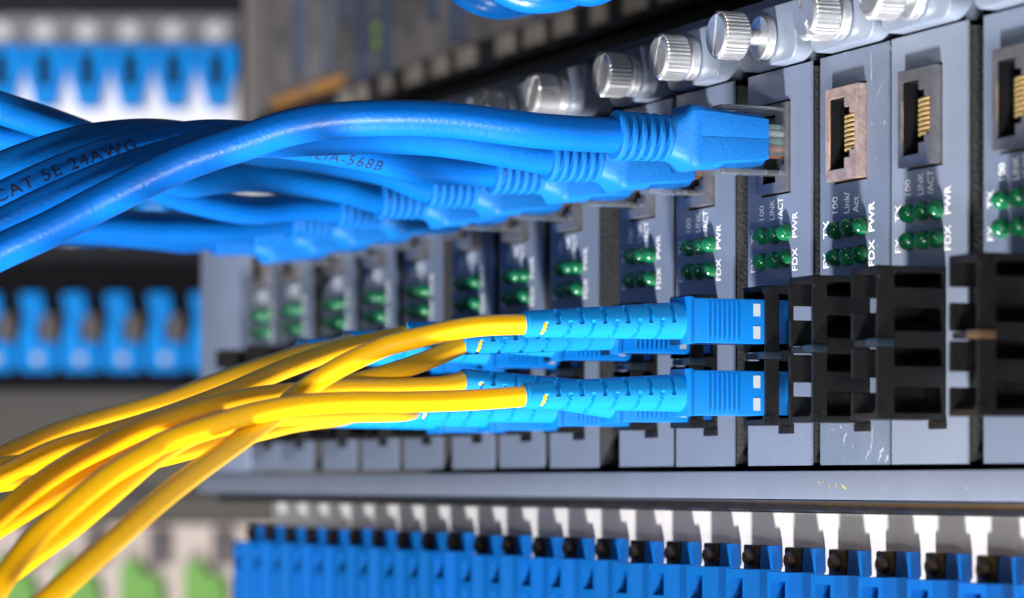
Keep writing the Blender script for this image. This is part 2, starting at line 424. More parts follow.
ME_AD_SHORT = adapter_mesh(5.2, 2.5, [(22.3, 31.8), (10.8, 20.5)], NOT_B, 3.0)
ME_CUTOUT = MB().box(AX0+4.0, AX1+0.2, -0.5, 0.3, 8.2, AZ0-0.05, 0.08).mesh('cutout_patch', 'black', 0)  # dark of the panel cutout below the adapter, put in as a black plate
ME_CLIP = MB().box(AX1-2.6, AX1+0.9, -0.7, 2.4, 20.8, 22.0, 0.15).mesh('clip', 'clip')
ME_CLIPB = ME_CLIP.copy(); ME_CLIPB.materials[0] = M['clip_brown']

LEDX = [6.0, 10.6, 14.7]; LEDZ = [42.3, 37.9]
def lettering(parent, sans, dx=0.0):
    """white printed words, each reading upwards"""
    b_, s_, x_ = (0.03, 1.0, 0.98) if sans else (0.0, 1.0, 0.9)
    act = ['Link/', 'Act'] if sans else ['LINK', '/ACT']
    words = [('100', 6.1, 44.8, 1.8), (act[0], 10.0, 44.8, 1.9), (act[1], 13.0, 44.8, 1.9),
             ('TX', 3.0, 41.2, 1.9), ('FX', 3.0, 36.2, 1.9), ('PWR', 18.2, 41.2, 1.9), ('FDX', 18.2, 35.6, 1.9)]
    for w, x, z, size in words:
        x += dx; z -= 0.9 if sans else 0
        V, F = text_geo(w, size * 1.35, b_, s_, x_ * (0.72 if w in act else 0.9))
        me = bpy.data.meshes.new('lettering')
        me.from_pydata([((x - v) * S, -0.05 * S, (z + u) * S) for u, v in V], [], F)
        me.materials.append(M['ink'])
        put('lettering', me, parent)

def module(i):
    x = ML[i]
    yo = {1: -0.25}.get(i, [0, 0, 0, 0, -.2, .25, 0, .3, -.2, .2, -.3, .2, -.2, .2][i])
    root = empty('converter_module', (x, yo, 0))
    put('faceplate', FACE[{1: 'panel_pale', 2: 'panel_worn'}.get(i, 'panel')], root)
    put('body', ME_BODY, root)
    put('screw_tab', ME_TAB, root)
    ext = {3: 3.0, 1: 1.6}.get(i, 0.15)
    ts = put('thumbscrew', ME_THREAD, root)
    put('collar', ME_COLLAR, ts)
    spin = [0.6, 1.2, 2.6, 0.2, 0.35, 0.3, 0.55, 0.8, 1.4, 0.2, 2.0, 1.0, 0.4, 2.2][i]
    put('screw_head', ME_HEAD, ts, (SX, -4.3 - ext, SZ), (0, spin, 0))
    sh, inner = JACK['rust' if i == 2 else 'tin']
    dx = 1.6 if i == 0 else 0.0
    jk = put('jack', sh, root, (0.2 * dx, 1.1 if i == 3 else 0, 0)); put('jack_cavity', inner, jk)
    if i < 3 or i > 11:
        for k in range(8): put('contact', ME_CONTACT, jk, (0, 0, JZ - 2.66 + 0.76 * k))
    for r, z in enumerate(LEDZ):
        for c, lx in enumerate(LEDX):
            put('led', ME_LED, root, (lx + random.uniform(-.2, .2), 0, z - (0.9 if i == 2 else 0) + random.uniform(-.15, .15)), (random.uniform(-.12, .12), random.uniform(0, 6), random.uniform(-.12, .12)))
    lettering(root, i == 2)
    plugged = 3 <= i <= 7
    ad = put('fibre_adapter', ME_AD_SHORT if plugged else ME_AD_OPEN, root, (dx, 0, 0), scale=(1, 0.86 if i == 2 else 1, 1))
    put('cutout_patch', ME_CUTOUT, ad)
    put('clip', ME_CLIPB if i == 0 else ME_CLIP, ad, (0, -5.2 if plugged else -12, 0))
    return root
NAMES = [
 'grey converter module cut off by the right edge, with a brown adapter clip',
 'pale converter module standing proud, open jack, second module from the right edge',
 'scuffed converter module with rusty copper coloured jack and bold Link/Act lettering',
 'converter module whose silver thumbscrew is unscrewed, nearest of those with cables plugged in',
 'converter module with cables, just left of the one with the unscrewed thumbscrew',
 'converter module with cables, second to the left of the one with the unscrewed thumbscrew',
 'converter module with cables, left of the widest black gap between modules',
 'slightly blurred converter module with cables, fifth from the nearest plugged one',
 'blurred converter module with blue cable and empty black fibre adapter, sixth from left end',
 'blurred converter module with blue cable, fifth module from the left flange',
 'blurred converter module with blue cable, fourth module from the left flange',
 'blurred converter module, last one on the left with a blue cable plugged in',
 'strongly blurred converter module with empty jack, second from the left flange',
 'strongly blurred converter module with empty jack right beside the left flange']
M['scratch'] = mat('bare_scratch', (0.30, 0.34, 0.41), 0.5)
def scratches(root, lines):
    for n, (x0, z0, x1, z1, w) in enumerate(lines):
        d = Vector((x1 - x0, z1 - z0)); q = Vector((-d.y, d.x)).normalized() * w / 2
        pts = []
        for k in range(7):
            f = k / 6; h = (0.25 + random.random()) * math.sin(math.pi * (0.08 + 0.84 * f))
            wob = random.uniform(-1, 1) * w * 0.5
            pts.append(((x0 + d.x * f + q.x * h + wob, z0 + d.y * f + q.y * h), (x0 + d.x * f - q.x * h + wob, z0 + d.y * f - q.y * h)))
        V = [(u[0] * S, (-0.54 if root is chassis else -0.04) * S, u[1] * S) for p in pts for u in p]
        me = bpy.data.meshes.new('scratch'); me.from_pydata(V, [], [(2*k, 2*k+2, 2*k+3, 2*k+1) for k in range(6)]); me.materials.append(M['scratch'])
        put('scratch', me, root)
for i in range(14):
    r_ = tag(module(i), NAMES[i], 'module', 'converter modules side by side in the chassis')
    if i == 2:
        scratches(r_, [(16.9, 69.5, 17.6, 63.5, .35), (17.8, 60.5, 21.2, 64.5, .14), (18.2, 52.4, 19.6, 51.6, .3), (8.0, 6.0, 8.9, 8.2, .6), (17.0, 4.2, 17.9, 9.0, .4), (19.4, 3.2, 20.8, 5.6, .9), (15.4, 3.4, 16.4, 5.0, .5), (21.8, 3.0, 22.6, 4.4, .6)])
    if i == 13:
        M['scratch'] = mat('yellow_scuff', (0.30, 0.29, 0.14), 0.6)
        for k in range(5): scratches(chassis, [(-8.6 + 2.3 * k + random.uniform(-.8, .8), -1.4 + random.random(), -8.4 + 2.3 * k + random.uniform(-1.2, 1.6), -0.6 + random.random() * 1.2, random.uniform(.3, .8))])
    if i == 3:
        scratches(r_, [(14.0, 5.5, 15.4, 6.8, .12), (19.0, 7.6, 19.5, 8.4, .2), (6.4, 8.0, 6.8, 8.6, .2)])

# ------------------------------------------------------------------ ethernet cables
CABLES = {'E3': [(-24.4, -27.5, 58.0), (-24.4, -31.0, 58.0), (-22.98, -44.53, 57.97), (-25.06, -59.71, 59.32), (-27.33, -70.22, 59.41), (-30.02, -79.12, 58.81), (-31.8, -85.9, 57.39), (-33.5, -92.49, 55.01), (-34.76, -98.02, 53.11), (-36.38, -104.43, 50.42), (-38.66, -114.93, 44.91), (-39.83, -122.85, 40.56), (-40.99, -130.71, 36.73), (-42.74, -139.97, 31.81)],
 'E4': [(-52.6, -27.5, 57.0), (-52.6, -31.0, 57.0), (-52.92, -48.57, 59.18), (-52.63, -60.71, 59.32), (-51.6, -71.1, 58.59), (-50.16, -80.55, 57.7), (-48.67, -89.85, 56.81), (-48.92, -100.69, 53.89), (-48.27, -109.42, 50.67), (-48.54, -117.76, 46.94), (-49.57, -125.33, 43.17), (-51.4, -134.78, 37.97)],
 'E5': [(-78.1, -27.5, 57.0), (-78.1, -31.0, 57.0), (-74.97, -44.22, 56.9), (-73.2, -50.31, 57.39), (-70.56, -59.47, 58.37), (-68.74, -67.99, 59.07), (-65.49, -80.84, 59.59), (-63.11, -90.6, 59.1), (-61.61, -99.9, 57.18), (-60.06, -109.05, 54.45), (-59.41, -117.8, 50.87), (-59.71, -126.19, 46.76), (-60.96, -134.27, 42.45)],
 'E6': [(-110.4, -27.5, 57.0), (-110.4, -31.0, 57.0), (-107.91, -39.95, 59.39), (-103.57, -50.22, 60.28), (-99.07, -60.12, 60.76), (-94.56, -69.99, 60.83), (-87.11, -83.17, 61.34), (-79.97, -94.54, 61.0), (-74.65, -105.04, 59.31), (-71.99, -111.58, 57.55), (-70.33, -117.93, 55.25), (-69.56, -123.81, 52.74), (-70.87, -132.04, 48.33)],
 'E7': [(-137.3, -27.5, 57.0), (-137.3, -31.0, 57.0), (-132.55, -39.16, 58.13), (-130.21, -46.47, 58.64), (-125.06, -59.94, 59.03), (-120.63, -70.02, 57.86), (-117.83, -76.23, 56.81), (-112.83, -84.94, 57.9), (-107.0, -94.26, 61.41), (-102.06, -103.1, 63.63), (-97.15, -117.16, 66.6), (-97.34, -127.88, 68.94)],
 'E8': [(-162.4, -27.5, 57.0), (-162.4, -31.0, 57.0), (-159.72, -39.21, 56.98), (-154.2, -51.83, 55.28), (-146.64, -64.76, 56.02), (-138.16, -75.52, 57.47), (-127.63, -86.55, 59.58), (-117.68, -98.96, 61.9), (-112.74, -107.8, 62.88), (-109.83, -121.46, 64.18)],
 'E9': [(-192.6, -27.5, 57.0), (-192.6, -31.0, 57.0), (-186.21, -40.24, 55.26), (-180.76, -50.46, 53.88), (-174.27, -63.35, 53.18), (-166.68, -76.18, 52.6), (-160.65, -87.59, 51.77), (-152.76, -99.75, 51.55), (-147.46, -112.88, 51.68)],
 'E10': [(-218.5, -27.5, 57.0), (-218.5, -31.0, 57.0), (-214.03, -39.27, 55.65), (-209.8, -49.8, 55.22), (-204.4, -62.69, 54.84), (-196.92, -75.81, 54.08), (-189.29, -88.57, 53.51), (-186.27, -101.95, 53.68)],
 'E11': [(-247.0, -27.5, 57.0), (-247.0, -31.0, 57.0), (-242.08, -38.83, 55.89), (-235.57, -49.1, 56.02), (-229.31, -62.53, 56.05), (-221.81, -78.16, 55.44), (-215.94, -95.09, 54.9)],
 'F3t': [(-22.2, -44.0, 25.99), (-22.2, -46.5, 25.99), (-23.78, -56.69, 25.4), (-25.44, -68.32, 22.81), (-26.03, -72.27, 21.46), (-26.55, -78.64, 18.46), (-26.74, -84.21, 15.0), (-24.51, -89.21, 11.52), (-18.75, -96.13, 7.71), (-7.18, -107.27, 2.44), (2.75, -117.16, -2.67), (11.11, -125.63, -7.68), (19.19, -134.75, -13.42), (24.68, -142.32, -18.45)],
 'F3b': [(-22.2, -44.0, 14.17), (-22.2, -46.5, 14.17), (-22.85, -57.07, 13.41), (-21.7, -69.75, 12.93), (-21.03, -78.41, 12.83), (-19.47, -87.57, 12.22), (-16.84, -96.75, 10.66), (-12.22, -106.35, 8.17), (-9.68, -113.17, 5.95), (-7.73, -116.26, 4.4), (-4.09, -123.05, 1.05), (-0.33, -129.57, -3.25), (3.43, -136.09, -8.02), (6.92, -140.65, -12.54), (10.12, -145.93, -18.96)],
 'F4t': [(-50.4, -44.0, 24.11), (-50.4, -46.5, 24.11), (-48.68, -53.95, 21.11), (-47.61, -61.69, 18.57), (-46.5, -69.33, 16.57), (-45.35, -76.88, 15.26), (-42.91, -86.49, 13.26), (-39.1, -98.03, 9.47), (-36.49, -107.24, 6.29), (-30.89, -119.67, 1.11), (-27.29, -126.56, -2.34), (-24.24, -134.75, -6.78), (-22.68, -141.33, -10.4)],
 'F4b': [(-50.4, -44.0, 17.53), (-50.4, -46.5, 17.53), (-48.01, -52.37, 16.47), (-46.01, -60.48, 15.98), (-42.58, -72.89, 15.57), (-39.37, -80.71, 14.89), (-37.0, -87.93, 14.09), (-34.64, -95.18, 12.82), (-31.59, -103.36, 10.74), (-28.03, -110.36, 8.71), (-25.46, -117.11, 5.96), (-21.8, -123.86, 3.1), (-18.15, -130.63, -0.61), (-14.39, -137.12, -4.98), (-10.8, -144.04, -10.13)],
 'F5t': [(-75.9, -44.0, 26.78), (-75.9, -46.5, 26.78), (-76.87, -48.71, 26.37), (-74.81, -54.1, 25.29), (-71.81, -62.41, 23.42), (-67.8, -70.91, 20.84), (-63.66, -79.08, 17.98), (-59.46, -87.11, 15.02), (-52.97, -100.0, 10.86), (-48.78, -110.63, 7.9), (-45.39, -120.59, 5.19), (-41.97, -130.47, 0.96), (-40.51, -137.27, -2.06)],
 'F5b': [(-75.9, -44.0, 13.04), (-75.9, -46.5, 13.04), (-65.65, -52.99, 12.37), (-56.86, -65.57, 11.91), (-47.9, -77.77, 11.28), (-39.74, -89.26, 10.2), (-31.42, -100.4, 8.03), (-25.71, -107.44, 5.37), (-22.23, -112.05, 2.82), (-17.69, -119.27, -2.16), (-13.99, -125.94, -6.7), (-10.31, -132.61, -10.67), (-7.49, -138.79, -14.57), (-6.26, -143.58, -18.17)],
 'F6t': [(-108.2, -44.0, 26.67), (-108.2, -46.5, 26.67), (-100.67, -53.65, 24.88), (-95.28, -61.43, 23.43), (-89.37, -70.56, 20.89), (-84.41, -79.35, 18.26), (-79.29, -87.8, 15.53), (-73.48, -97.15, 13.02), (-64.75, -112.45, 9.3), (-59.8, -121.27, 6.33), (-56.75, -126.9, 3.96), (-54.37, -134.1, 0.65)],
 'F6b': [(-108.2, -44.0, 12.96), (-108.2, -46.5, 12.96), (-99.94, -51.92, 12.16), (-91.49, -62.74, 10.99), (-86.02, -70.34, 9.57), (-77.64, -81.32, 7.42), (-66.94, -97.1, 4.12), (-59.21, -109.63, 2.68), (-54.2, -118.3, 3.14), (-49.86, -128.57, 2.44), (-48.43, -135.46, 1.29)],
 'F7t': [(-135.1, -44.0, 26.21), (-135.1, -46.5, 26.21), (-122.57, -54.06, 24.19), (-114.14, -64.93, 21.24), (-104.39, -77.83, 17.41), (-91.3, -93.09, 12.55), (-79.89, -107.18, 7.32), (-71.51, -118.16, 2.9), (-63.28, -132.07, -1.33)],
 'F7b': [(-135.1, -44.0, 13.1), (-135.1, -46.5, 13.1), (-127.31, -52.44, 12.1), (-117.95, -63.69, 9.93), (-106.31, -77.23, 6.69), (-96.4, -89.74, 4.35), (-84.09, -104.25, 2.11), (-65.62, -124.76, 0.0), (-58.33, -133.2, -0.99)],
 'loops': [[(-74.05, -42.06, 97.91), (-73.21, -40.06, 91.59), (-71.94, -37.07, 88.15), (-70.18, -32.91, 86.53), (-72.1, -27.18, 87.51), (-73.99, -21.4, 90.15), (-75.5, -14.7, 96.32)], [(-57.5, -41.43, 95.29), (-56.33, -38.68, 88.61), (-54.96, -35.44, 85.97), (-53.25, -31.4, 85.27), (-53.16, -26.05, 86.46), (-53.12, -20.83, 89.79), (-53.21, -15.91, 96.34)], [(-39.16, -36.58, 92.66), (-38.02, -33.9, 86.68), (-36.82, -31.07, 84.46), (-35.69, -28.39, 84.46), (-34.49, -25.56, 86.68), (-33.49, -23.2, 92.66)]]}
R_ETH, R_FIB = 2.95, 1.72
def rj_meshes():
    m = MB()
    m.loft([(-3.9, 4.0, 4.0, 7, 0, 0), (-4.2, 4.3, 4.3, 7, 0, 0), (-9, 4.45, 4.6, 7, 0, 0), (-14.5, 4.6, 5.1, 8, 0, 0), (-16.4, 4.8, 5.5, 8, 0, 0),
            (-17.7, 4.8, 5.5, 7, 0, 0), (-18.1, 4.5, 5.0, 6, 0, 0), (-18.9, 4.1, 4.2, 4.6, 0, 0), (-20.0, 3.8, 3.85, 3.6, 0, 0), (-20.9, 3.5, 3.5, 2.8, 0, 0)], 56)
    hood = m.mesh('plug_hood', 'blue_boot', 50)
    m = MB()
    prof_t = [(-3.9, 3.35), (-16.2, 4.25)]
    m.poly([(-4.0, 0.015), (-4.0, 3.4), (-16.6, 4.4), (-16.6, 0.015)], 'x', 4.0, 5.25, 0.12)
    m.poly([(-4.0, -0.015), (-16.6, -0.015), (-16.6, -4.4), (-4.0, -3.4)], 'x', 4.0, 5.25, 0.12)
    pad = m.mesh('grip_pad', 'blue_boot', 30)
    # strain relief: thin rings joined by an inner sleeve
    prof = [(-20.2, 2.5)]
    y = -20.8
    for k in range(5):
        r = 3.95 + 0.05 * k
        prof += [(y, 2.3), (y - 0.1, r - 0.12), (y - 0.25, r), (y - 0.78, r), (y - 0.9, r - 0.12), (y - 0.95, 2.3)]
        y -= 1.72
    prof += [(y, 2.9), (y - 0.05, 4.1), (y - 0.25, 4.3), (y - 0.75, 4.3), (y - 1.0, 4.0), (y - 1.05, 3.05), (y - 1.0, 2.85)]
    relief = MB().lathe(prof, 0, 0, 40, False)
    relief.box(-0.9, 0.9, -29.4, -20.5, -3.5, 3.5, 0.1)
    relief = relief.mesh('strain_relief', 'blue_boot', 35)
    m = MB()
    m.box(0.5, 4.4, -12.5, 4.5, 5.0, 5.7, 0.2); m.box(0.5, 4.4, -12.5, 4.5, -5.9, -5.1, 0.2); m.box(-3.3, -2.7, -4.5, 5.5, -4.65, 4.65, 0.1); m.box(-2.6, 3.4, 1.2, 5.5, -4.65, 4.65, 0.2)
    clear = m.mesh('clear_plug', 'clear', 30)
    m = MB()
    m.poly([(-6.5, 4.9), (4, 3.2), (4, 3.9), (-6.0, 5.7)], 'z', -2.6, 2.6) if False else m.box(3.5, 4.5, -8, 4.5, -2.6, 2.6, 0.2)
    latch = m.mesh('latch', 'clear', 30)
    wires = [MB().tube([Vector((2.0, -5, z)), Vector((2.1, -2, z)), Vector((2.0, 3.5, z))], 0.52, 12).mesh('wire', w, 60) for z, w in ((2.4, 'wire_green'), (1.2, 'wire_white'), (0.0, 'wire_green'), (-1.2, 'wire_orange'), (-2.4, 'wire_brown'))]
    return hood, pad, relief, clear, latch, wires
RJ = rj_meshes()
def cable_text(pts, string, s0, size, radius, twist, parent):
    """bend a printed line onto a cable; s0 = arc length from the plug at the first letter"""
    L = [0.0]
    for a, b_ in zip(pts, pts[1:]): L.append(L[-1] + (b_ - a).length)
    def at(s):
        for i in range(len(L) - 1):
            if L[i+1] >= s:
                f = (s - L[i]) / max(1e-9, L[i+1] - L[i]); return pts[i].lerp(pts[i+1], f), (pts[i+1] - pts[i]).normalized()
        return pts[-1], (pts[-1] - pts[-2]).normalized()
    V, F = text_geo(string, size, 0.0, 1.15, 1.1)
    bm = bmesh.new(); vs = [bm.verts.new((u, v, 0)) for u, v in V]
    for f in F: bm.faces.new([vs[k] for k in f])
    bmesh.ops.triangulate(bm, faces=bm.faces[:])
    for _ in range(2):
        bmesh.ops.subdivide_edges(bm, edges=[e for e in bm.edges if e.calc_length() > 0.3], cuts=1)
        bmesh.ops.triangulate(bm, faces=bm.faces[:])
    bm.verts.index_update()
    V = [(v.co.x, v.co.y) for v in bm.verts]; F = [tuple(v.index for v in f.verts) for f in bm.faces]; bm.free()
    out = []
    for u, v in V:
        p, t = at(s0 - u)
        n = Vector((0.87, -0.49, 0.0)); n = (n - t * n.dot(t)).normalized(); up = t.cross(n)
        if up.z < 0: up = -up
        a = v / radius + twist
        out.append((p + (n * math.cos(a) + up * math.sin(a)) * (radius + 0.03)) * S)
    me = bpy.data.meshes.new('printed_line'); me.from_pydata(out, [], F); me.materials.append(M['print'])
    put('printed_line', me, parent)
ETH_LABEL = {
 3: 'thick blue ethernet cable in front of all others, plugged into the nearest occupied jack',
 4: 'blue ethernet cable running just below and behind the frontmost blue one',
 5: 'blue ethernet cable with dark printed lettering along its jacket',
 6: 'dark shaded blue ethernet cable crossing behind the lettered blue cable',
 7: 'blue ethernet cable below the bundle, fifth plug counted from the nearest',
 8: 'blurred blue ethernet cable with sixth plug counted from the nearest',
 9: 'blurred blue ethernet cable, lowest one under the bundle, seventh plug from the nearest',
 10: 'strongly blurred blue ethernet cable, second plug from the left end of the row',
 11: 'strongly blurred blue ethernet cable with the leftmost plug of the row'}
for i in range(3, 12):
    cx = ML[i] + JX
    jz = JZ + (1.0 if i == 3 else 0.0)
    root = tag(empty('ethernet_cable', (cx, 0, jz)), ETH_LABEL[i], 'cable', 'blue ethernet cables')
    hd = put('plug_hood', RJ[0], root); put('grip_pad', RJ[1], hd)
    put('strain_relief', RJ[2], root)
    cp = put('clear_plug', RJ[3], root); put('latch', RJ[4], cp); [put('wire', w, cp) for w in RJ[5]]
    pts = [Vector(p) - Vector((cx, 0, jz)) for p in CABLES['E%d' % i]]
    path = spline(pts, 12)
    jk = put('cable_jacket', MB().tube(path, R_ETH, 28).mesh('cable_jacket', 'blue_jacket', 60), root)
    if i == 5:
        cable_text(path, '/EIA-568B', 44.0, 3.0, R_ETH, -0.95, jk)
        cable_text(path, 'CAT 5E 24AWG', 104.5, 3.0, R_ETH, -0.35, jk)

# ------------------------------------------------------------------ fibre cables
def sc_meshes():
    m = MB()
    m.box(-3.55, 3.55, -18.6, 3.0, -3.75, 3.75, 0.35)
    m.box(-3.7, 3.7, -19.4, -18.4, -4.0, 4.0, 0.25)
    plug = m.mesh('plug_housing', 'sc_blue', 35)
    m = MB()
    for k in range(7):
        m.box(3.5, 3.78, -15.9 + 0.9*k, -15.5 + 0.9*k, -3.3, 3.3, 0.1)
    ribs = m.mesh('grip_ribs', 'sc_blue', 35)
    m = MB()
    for z in (-2.95, 0.85): m.box(3.4, 3.6, -7.2, -5.9, z, z + 2.1)
    win = m.mesh('inner_frame_window', 'white_frame', 0)
    bm = bmesh.new(); n = 48; rings = []; ys = []
    y = -19.0
    while y > -48.0: ys.append(y); y -= 0.15
    slots = [(-21.8 - 4.15 * k, 0) for k in range(6)] + [(-23.9 - 4.15 * k, 1) for k in range(6)]
    for y in ys:
        t = (-19.0 - y) / 29.0
        R = 3.2 - 1.05 * t
        if t > 0.985: R -= 0.25
        ring = []
        for k in range(n):
            a = 2 * math.pi * k / n; r = R
            for ys_, kind in slots:
                wd = 0.26 + 0.14 * t
                yy = y - (0.5 * math.sin(a) if kind else 0.15 * math.sin(a))
                if abs(yy - ys_) < wd:
                    q = math.sin(a) if kind == 0 else -math.sin(a)
                    if q > -0.12 and q < 0.97: r = R - 0.75
            ring.append(bm.verts.new((r * math.cos(a), y, r * math.sin(a))))
        rings.append(ring)
    for A, B in zip(rings, rings[1:]):
        for k in range(n): bm.faces.new((A[k], A[(k+1) % n], B[(k+1) % n], B[k]))
    bm.faces.new(rings[-1])
    bmesh.ops.recalc_face_normals(bm, faces=bm.faces)
    mb = MB(); mb.bm.free(); mb.bm = bm
    boot = mb.mesh('boot', 'sc_boot', 35)
    return plug, ribs, win, boot
SC = sc_meshes()
FIB_LABEL = {
 'F3t': 'yellow fibre cable from the top nearest plug, sweeping steeply down to the bottom left',
 'F3b': 'yellow fibre cable from the lower nearest plug, arching in front of the others',
 'F4t': 'yellow fibre cable from the second upper plug, dipping behind the steep one',
 'F4b': 'yellow fibre cable from the second lower plug, just above the frontmost lower one',
 'F5t': 'yellow fibre cable from the third upper plug, second from the top of the bundle',
 'F5b': 'amber shaded yellow fibre cable hanging right below the frontmost lower one',
 'F6t': 'uppermost yellow fibre cable along the top edge of the bundle',
 'F6b': 'yellow fibre cable running flat behind the bundle from a low blurred boot',
 'F7t': 'mostly hidden yellow fibre cable from the farthest upper plug',
 'F7b': 'mostly hidden yellow fibre cable from the farthest lower plug'}
DROP = {3: 0.0, 4: 1.0, 5: 1.5, 6: 2.0, 7: 2.0}
for key in FIB_LABEL:
    i = int(key[1]); top = key[2] == 't'
    cx = ML[i] + 12.4; cz = (27.1 if top else 15.0) - DROP[i] * 0.6
    root = tag(empty('fibre_cable', (cx, 0, cz)), FIB_LABEL[key], 'cable', 'yellow fibre cables with azure plugs')
    dz = CABLES[key][0][2] - cz
    tilt = math.atan2(-dz, 44) if key != 'F4b' else math.atan2(-dz, 44)
    ph = put('plug_housing', SC[0], root); put('grip_ribs', SC[1], ph); put('inner_frame_window', SC[2], ph)
    bt = put('boot', SC[3], root, (0, -19, 0), (math.atan2(-dz, -29) - math.pi if False else math.atan2(dz, -29) - math.pi, 0, 0))
    # the boot pivots where it leaves the housing
    bt.data = SC[3]
    bt.location = Vector((0, -19 + 19 * math.cos(bt.rotation_euler.x), 19 * math.sin(bt.rotation_euler.x))) * S
    pts = [Vector(p) - Vector((cx, 0, cz)) for p in CABLES[key]]
    put('cable_jacket', MB().tube(spline(pts, 12), R_FIB, 24).mesh('cable_jacket', 'yellow', 60), root)

# ------------------------------------------------------------------ fibre patch panel below
pp = tag(empty('fibre_patch_panel'), 'white patch panel with a long row of blue adapters under the chassis rail', 'patch panel')
put('panel_plate', MB().box(-296, 130, 0.5, 2.0, -45, -5.2, 0.1).mesh('panel_plate', 'patch_plate', 0), pp)
m = MB()
m.grid((0.3, 8.0), (-34, -15.0), [(1.7, 6.6, -20.6, -16.5), (1.7, 6.6, -32.5, -22.2)], 'y', -6.2, -3.5)
m.box(0.3, 8.0, -3.45, 0.4, -34, -15.0)
ME_PBODY = m.mesh('blue_adapter', 'patch_blue', 0)
ME_PFL = MB().poly([(8.6, -15.0), (8.4, -11.0), (4.2, -11.0), (3.7, -15.0)], 'y', -1.5, 0.4, 0.15).mesh('mounting_ear', 'patch_blue', 30)
ME_PBLK = MB().box(-1.9, 3.6, -1.8, 0.4, -15.6, -10.9, 0.35).mesh('screw_block', 'black', 30)
m = MB().lathe([(-2.0, 1.5), (-2.7, 1.5), (-3.1, 1.1), (-3.2, 0.5), (-3.0, 0.15)], 0, 0, 20)
ME_PSC = m.mesh('screw', 'screw', 40)
m = MB(); m.box(-0.9, 0.9, -3.3, -3.15, -0.14, 0.14); m.box(-0.14, 0.14, -3.3, -3.15, -0.9, 0.9)
ME_PSLOT = m.mesh('screw_recess', 'void', 0)
put('lower_plate', MB().box(-312, -296.1, 0.5, 2.0, -45, -15.5, 0.1).mesh('lower_plate', 'patch_plate', 0), pp)
for k in range(-4, 22):
    x = 14.9 - 15.35 * k
    a = put('blue_adapter', ME_PBODY, pp, (x + random.uniform(-.15, .15), 0, random.uniform(-.2, .2)), (0, random.uniform(-.012, .012), random.uniform(-.015, .015)))
    put('mounting_ear', ME_PFL, a)
    put('screw_block', ME_PBLK, a)
    put('screw', ME_PSC, a, (0.5, 0.4, -13.1), (0, random.uniform(0, 3), 0))

# ------------------------------------------------------------------ device above
UY = 90.0
up = tag(empty('upper_device'), 'dark steel fronted device above the thumbscrews with pale patches along its lower edge', 'device')
put('front_plate', MB().box(-575, 40, UY, UY + 20, 119.5, 330, 0.5).mesh('front_plate', 'steel'), up)
put('dark_gap_fill', MB().box(-575, 40, UY + 2, UY + 20, 70, 119.3).mesh('dark_gap_fill', 'void', 0), up)  # added black strip, paints the dark gap below the device
put('lower_bead', MB().box(-575, 40, UY - 3, UY - 0.1, 117.0, 126.0, 1.2, 3).mesh('lower_bead', 'far_dark'), up)
ME_PATCH = MB().box(-6, 6, UY - 5.5, UY - 3.05, 118.5, 124.5, 1.0, 3).mesh('beige_patch', 'beige')  # raised beige patches along the lower bead
for k in range(22): put('beige_patch', ME_PATCH, up, (-20 - 22.0 * k + random.uniform(-5, 5), 0, 0), scale=(random.uniform(.45, 1.2), 1, 1))
ME_STRIPE = MB().box(-3, 3, UY - 1.2, UY - 0.1, 132, 215).mesh('vertical_stripe', 'stripe_blue', 0)  # bluish stripes of random width on the front plate
for k in range(26): put('vertical_stripe', ME_STRIPE, up, (-30 - 20.0 * k + random.uniform(-4, 4), 0, random.uniform(-14, 20)), scale=(random.uniform(.4, 2.2), 1, 1))
for x in (-560, -522): put('amber_label', MB().box(x, x + 30, UY - 1.4, UY - 0.1, 126.5, 131.0).mesh('amber_label', 'amber', 0), up)
for z in (136.3, 141.0): put('indicator', MB().lathe([(UY - 2.5, 1.2), (UY - 2.2, 1.9), (UY, 1.9)], -457, z, 20).mesh('indicator', 'lime', 40), up)

# blue cables looping down at the top
for n, pts in enumerate(CABLES['loops']):
    o = put('hanging_cable', MB().tube(spline([Vector(p) for p in pts], 12), 2.9, 24).mesh('hanging_cable', 'blue_jacket', 60))
    tag(o, ['darkest blue cord of the three hanging into the top edge, leftmost loop',
            'middle of the three blue cords hanging into the top edge',
            'rightmost small loop of blue cord at the top edge'][n], 'cord', 'blue cords looping in at the top edge')

# ------------------------------------------------------------------ far racks, out of focus
FD = 1400.0; K = 3100.0 / FD
VIEW = Vector((-0.92092, 0.38975, 0)); RIGHT = Vector((0.38975, 0.92092, 0))
FC = Vector((446.73, -248.35, 0)) + VIEW * FD
FROT = math.radians(90 - 22.9393)
def far_thing(name, x0, y0, label, cat):       # own frame: x to the right along the far rack, z up
    p = FC + RIGHT * x0; p.z = y0
    return tag(empty(name, p, FROT), label, cat)
def shield(w, h, lo):                           # adapter front, wide above and tapering below
    return [(-w, h), (w, h), (w, h * 0.25), (lo, -h), (-lo, -h), (-w, h * 0.25)]
u0 = far_thing('patch_rack', -180, 160, 'blurred white panel with blue tapering adapters at the upper left', 'patch panel')
put('panel_plate', MB().box(-70, 56.5, 0, 4, -52, 51, 0.5).mesh('panel_plate', 'far_white'), u0)
put('upper_band', MB().box(-70, 56.5, -1.5, -0.1, 36.5, 51).mesh('upper_band', 'far_grey', 0), u0)
put('hood_bar', MB().box(-70, 66, -6, 3, 52, 62, 0.8).mesh('hood_bar', 'far_dark'), u0)
put('end_bar', MB().box(57, 66, -4, 4, -52, 51.8, 0.8).mesh('end_bar', 'far_dark'), u0)
ME_SH = MB().poly(shield(9.2, 14, 4.6), 'y', -9, -0.1, 1.0).mesh('blue_adapter', 'far_blue')
ME_HO = MB().box(-2.8, 2.8, -9.6, -9.05, -5, 9.5, 0.2).mesh('port_hole', 'void')
